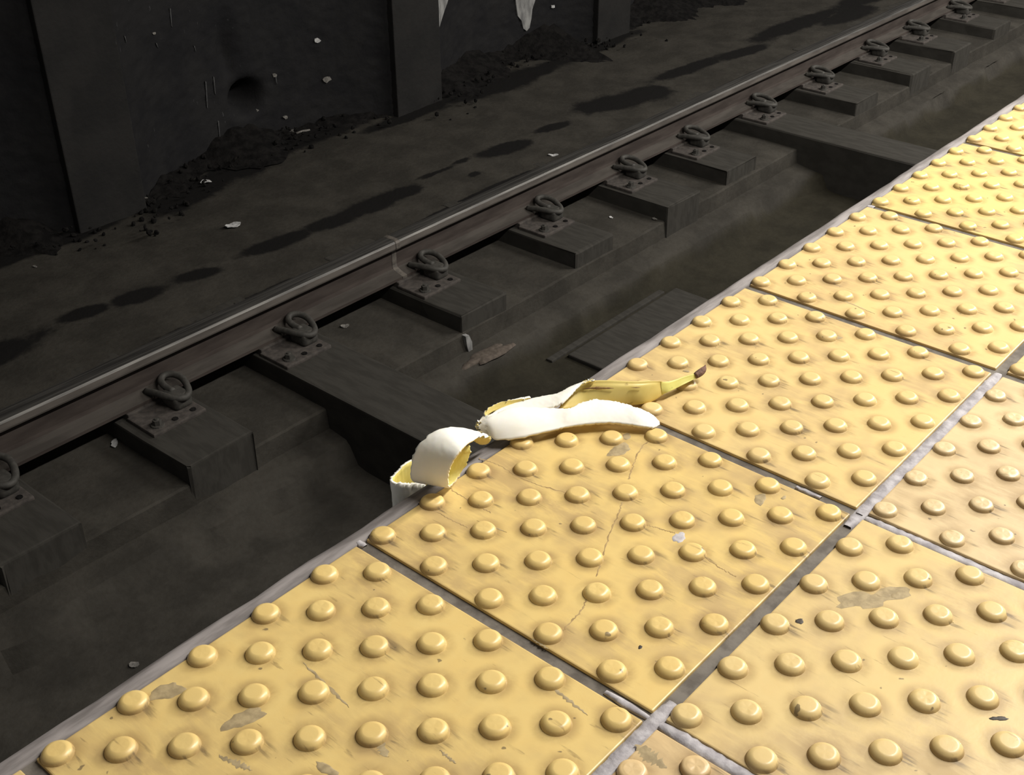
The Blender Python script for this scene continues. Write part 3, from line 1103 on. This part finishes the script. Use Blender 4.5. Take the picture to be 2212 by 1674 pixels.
# the broad opened flap with its tail (white inside up)
B = [((110, 1060), (70, 960), .012, .016), ((260, 1100), (180, 860), .010, .021), ((430, 1190), (330, 780), .008, .024), ((850, 1140), (700, 640), .010, .025)]
rows = [row(l, r, a, b, o2, s2, 4, .003) for l, r, a, b in B]
T = [((120, 970), (75, 690), .0105, .019), ((300, 928), (300, 690), .0105, .019), ((500, 898), (440, 628), .0105, .019), ((700, 880), (600, 577), .0105, .019), ((900, 880), (800, 580), .010, .018), ((1080, 896), (1000, 612), .0095, .016),
     ((1230, 920), (1150, 660), .009, .015), ((1360, 938), (1310, 718), .008, .012), ((1450, 935), (1430, 785), .007, .009), ((1508, 905), (1490, 858), .006, .007)]
rows += [row(l, r, a, b, o3, s3, 4, .002) for l, r, a, b in T]
sheet('opened_flap', rows, 110, 18, .0034, ['peel_in', 'peel_out', 'peel_edge', 'peel_fibre'], 'broad white flap tapering to a tail on the tiles', rag=(.0003, .0007, .0012, 0), seed=3, flip=False, noise=.00005,
      mat_fn=lambda u, v: 3 if (u < .075 + .02 * math.sin(v * 17)) else 0)

# upper torn strip running up on to the yellow skin
Wp = [((70, 985), (100, 890), .012, .017), ((200, 925), (210, 740), .015, .019), ((330, 840), (285, 760), .017, .020), ((650, 735), (520, 625), .018, .0205), ((1000, 690), (800, 525), .018, .021), ((1200, 660), (1010, 475), .018, .0215),
      ((1400, 618), (1240, 428), .019, .0225), ((1530, 560), (1440, 395), .0205, .024), ((1680, 430), (1620, 300), .0235, .0258), ((1790, 310), (1780, 230), .0258, .0268), ((1910, 215), (1930, 190), .0272, .0278), ((2080, 176), (2085, 172), .0272, .0272)]
rows = [row(l, r, a, b, o2, s2, 4, .0015) for l, r, a, b in Wp]
sheet('torn_strip', rows, 90, 12, .0024, ['peel_in', 'peel_out', 'peel_in', 'peel_fibre'], 'ragged white strip torn up to the yellow skin', rag=(.0007, .0003, .001, 0), seed=4, flip=False, noise=.00008,
      mat_fn=lambda u, v: 3 if u < .10 else 0)

# rolled-over back rim showing its yellow outside
L_ = [((235, 800), (205, 735), .0185, .0215), ((285, 745), (262, 655), .0195, .0235), ((420, 675), (430, 558), .0200, .0250), ((600, 610), (600, 510), .0203, .0252), ((780, 545), (830, 488), .0206, .0240), ((930, 497), (1010, 466), .0210, .0225)]
rows = [row(l, r, a, b, o2, s2, 4, .0) for l, r, a, b in L_]
sheet('rolled_rim', rows, 40, 10, .0022, ['peel_out', 'peel_in', 'peel_in'], 'yellow outside of the rolled back rim', rag=(0, .0004, 0, 0), seed=5, flip=False, noise=.0001)

# neck where the curl leaves the body, its yellow underside rolled forward
N_ = [((20, 1205), (60, 1160), .020, .024), ((110, 1255), (130, 1150), .014, .024), ((210, 1270), (230, 1150), .011, .023), ((290, 1230), (290, 1155), .011, .020), ((318, 1185), (330, 1160), .012, .014)]
rows = [row(l, r, a, b, o2, s2, 4, .0) for l, r, a, b in N_]
sheet('rolled_neck', rows, 24, 10, .002, ['peel_out', 'peel_in', 'peel_edge'], 'yellow rolled neck joining curl and body', rag=(.0003, 0, 0, 0), seed=6, flip=False, noise=.0001)


# yellow outer skin up to the stem: closed shell
def shell_row(bot, mid, top, zb, zm, zt_, nback=1):
    b, m, t = onz(*bot, zb), onz(*mid, zm), onz(*top, zt_)
    away = Vector((.757, .653, 0))
    belly = b.lerp(m, .5) - away * (.10 * (m - b).length) + Vector((0, 0, -.0005))
    drop = onz(top[0], top[1], zt_) + away * (.35 * (t - m).length + .004)
    back = Vector((drop.x, drop.y, max(.004, zt_ * .45)))
    under = Vector(((b.x + back.x) / 2, (b.y + back.y) / 2, .0032))
    return [b, belly, m, m.lerp(t, .5) + Vector((0, 0, .0008)), t, back, under]


SK = [((1206, 884), (1214, 866), (1226, 850), .009, .014, .0175), ((1232, 884), (1236, 851), (1246, 836), .007, .017, .0215), ((1258, 883), (1258, 840), (1266, 825.5), .0055, .0195, .0242), ((1284, 882), (1284, 838.5), (1288, 822), .0048, .0212, .0258),
      ((1322, 880), (1320, 838.2), (1322, 822), .004, .0222, .0262), ((1359, 875), (1352, 837.8), (1350, 823.5), .0038, .0222, .0258), ((1392, 872), (1384, 837), (1380, 824), .0036, .0212, .0248), ((1417, 863), (1411, 834), (1405, 823), .0038, .0195, .0236),
      ((1434, 850.5), (1431, 832), (1430, 824), .0060, .0165, .0205)]
R = np.array([[tuple(p) for p in shell_row(*r)] for r in SK])
nu = 60


def closed_shell(name, R, nu, nv, mats, fn, label=None):
    A = np.stack([crom(R[:, j], nu) for j in range(R.shape[1])], 1)
    S = []
    for i in range(nu):
        P = A[i]
        Pc = np.concatenate([P[-2:], P, P[:3]])
        S.append(crom(Pc, (len(Pc) - 1) * 6 + 1)[12:12 + len(P) * 6])
    S = np.array(S)
    nv = S.shape[1]
    V = S.reshape(-1, 3)
    F, I = [], []
    for i in range(nu - 1):
        for j in range(nv):
            F.append((i * nv + j, i * nv + (j + 1) % nv, (i + 1) * nv + (j + 1) % nv, (i + 1) * nv + j))
            I.append(fn(i / (nu - 1), j / nv))
    F.append(tuple(range(nv))[::-1])
    I.append(0)
    F.append(tuple((nu - 1) * nv + k for k in range(nv)))
    I.append(0)
    me = mesh(name, V, F, [M[m] for m in mats], True, I)
    bm = bmesh.new()
    bm.from_mesh(me)
    bmesh.ops.recalc_face_normals(bm, faces=bm.faces[:])
    bm.to_mesh(me)
    bm.free()
    return link(name, me, peel, **({'label': label} if label else {}))


closed_shell('outer_skin', R, nu, 0, ['peel_out', 'bruise'], lambda u, v: 0, 'yellow outer skin')
NK = [((1430, 853), (1427, 834), (1427, 825), .006, .0165, .0205), ((1445, 846), (1444, 832), (1443, 824), .009, .0145, .017), ((1462, 838), (1460, 826.5), (1458, 820), .009, .0135, .0155), ((1480, 829), (1477, 819), (1475, 814), .010, .0135, .015), ((1500, 819), (1497, 812), (1495, 808.5), .0105, .0135, .0145),
      ((1507, 815), (1505, 809.5), (1503, 806.5), .0108, .013, .014)]
R = np.array([[tuple(p) for p in shell_row(*r)] for r in NK])
for q in R:                           # the neck is held off the tile, so close it round its own axis
    q[5] = q[4] + (q[0] - q[4]) * .35 + np.array((.006, .005, .0)) * .5
    q[6] = q[0] + (q[5] - q[0]) * .5 + np.array((.0, .0, -.0012))
closed_shell('stem_neck', R, 40, 0, ['peel_neck', 'peel_neck'], lambda u, v: 0, 'yellow-green neck of the stem')
tip = [onz(1502, 812.5, .0125), onz(1506, 809.5, .0128), onz(1511, 806, .013), onz(1516, 802, .0133), onz(1520, 797.5, .0137), onz(1522.5, 793, .0145), onz(1524, 788, .016)]
link('stem', tube('stem', [tuple(p) for p in crom([tuple(p) for p in tip], 18)], [float(v) for v in crom([.0030, .0036, .0038, .0036, .0030, .0016, .0004], 18)], M['stem'], 12), peel, label='dry brown stem end')


# brown bruise along the ridge of the skin
def bruise(pts, wid, zf):
    P3 = [onz(x, y, z) for (x, y), z in zip(pts, zf)]
    P3 = [Vector(q) for q in crom([tuple(p) for p in P3], 24)]
    toward = (CAM_POS - P3[0]).normalized()
    upv = RM @ Vector((0, 1, 0))
    vs, fs = [], []
    rn = random.Random(3)
    for i, p in enumerate(P3):
        f = i / (len(P3) - 1)
        w = wid * (.12 + math.sin(math.pi * f) ** 1.2) * rn.uniform(.75, 1.1)
        for q, h in ((-w, .0), (0, .0010), (w, .0)):
            vs.append(p + upv * q + toward * (h + .0016))
    for i in range(len(P3) - 1):
        for k in (0, 1):
            fs.append((i * 3 + k, (i + 1) * 3 + k, (i + 1) * 3 + k + 1, i * 3 + k + 1))
    link('bruise', mesh('bruise', vs, fs, M['bruise'], True), peel)


bruise([(1258, 840), (1278, 838.4), (1292, 838.2), (1308, 838.4), (1326, 838.6)], .0013, (.0196, .0209, .0214, .0219, .0222))
bruise([(1362, 837.4), (1374, 837.2), (1385, 837.0)], .0004, (.0220, .0216, .0212))
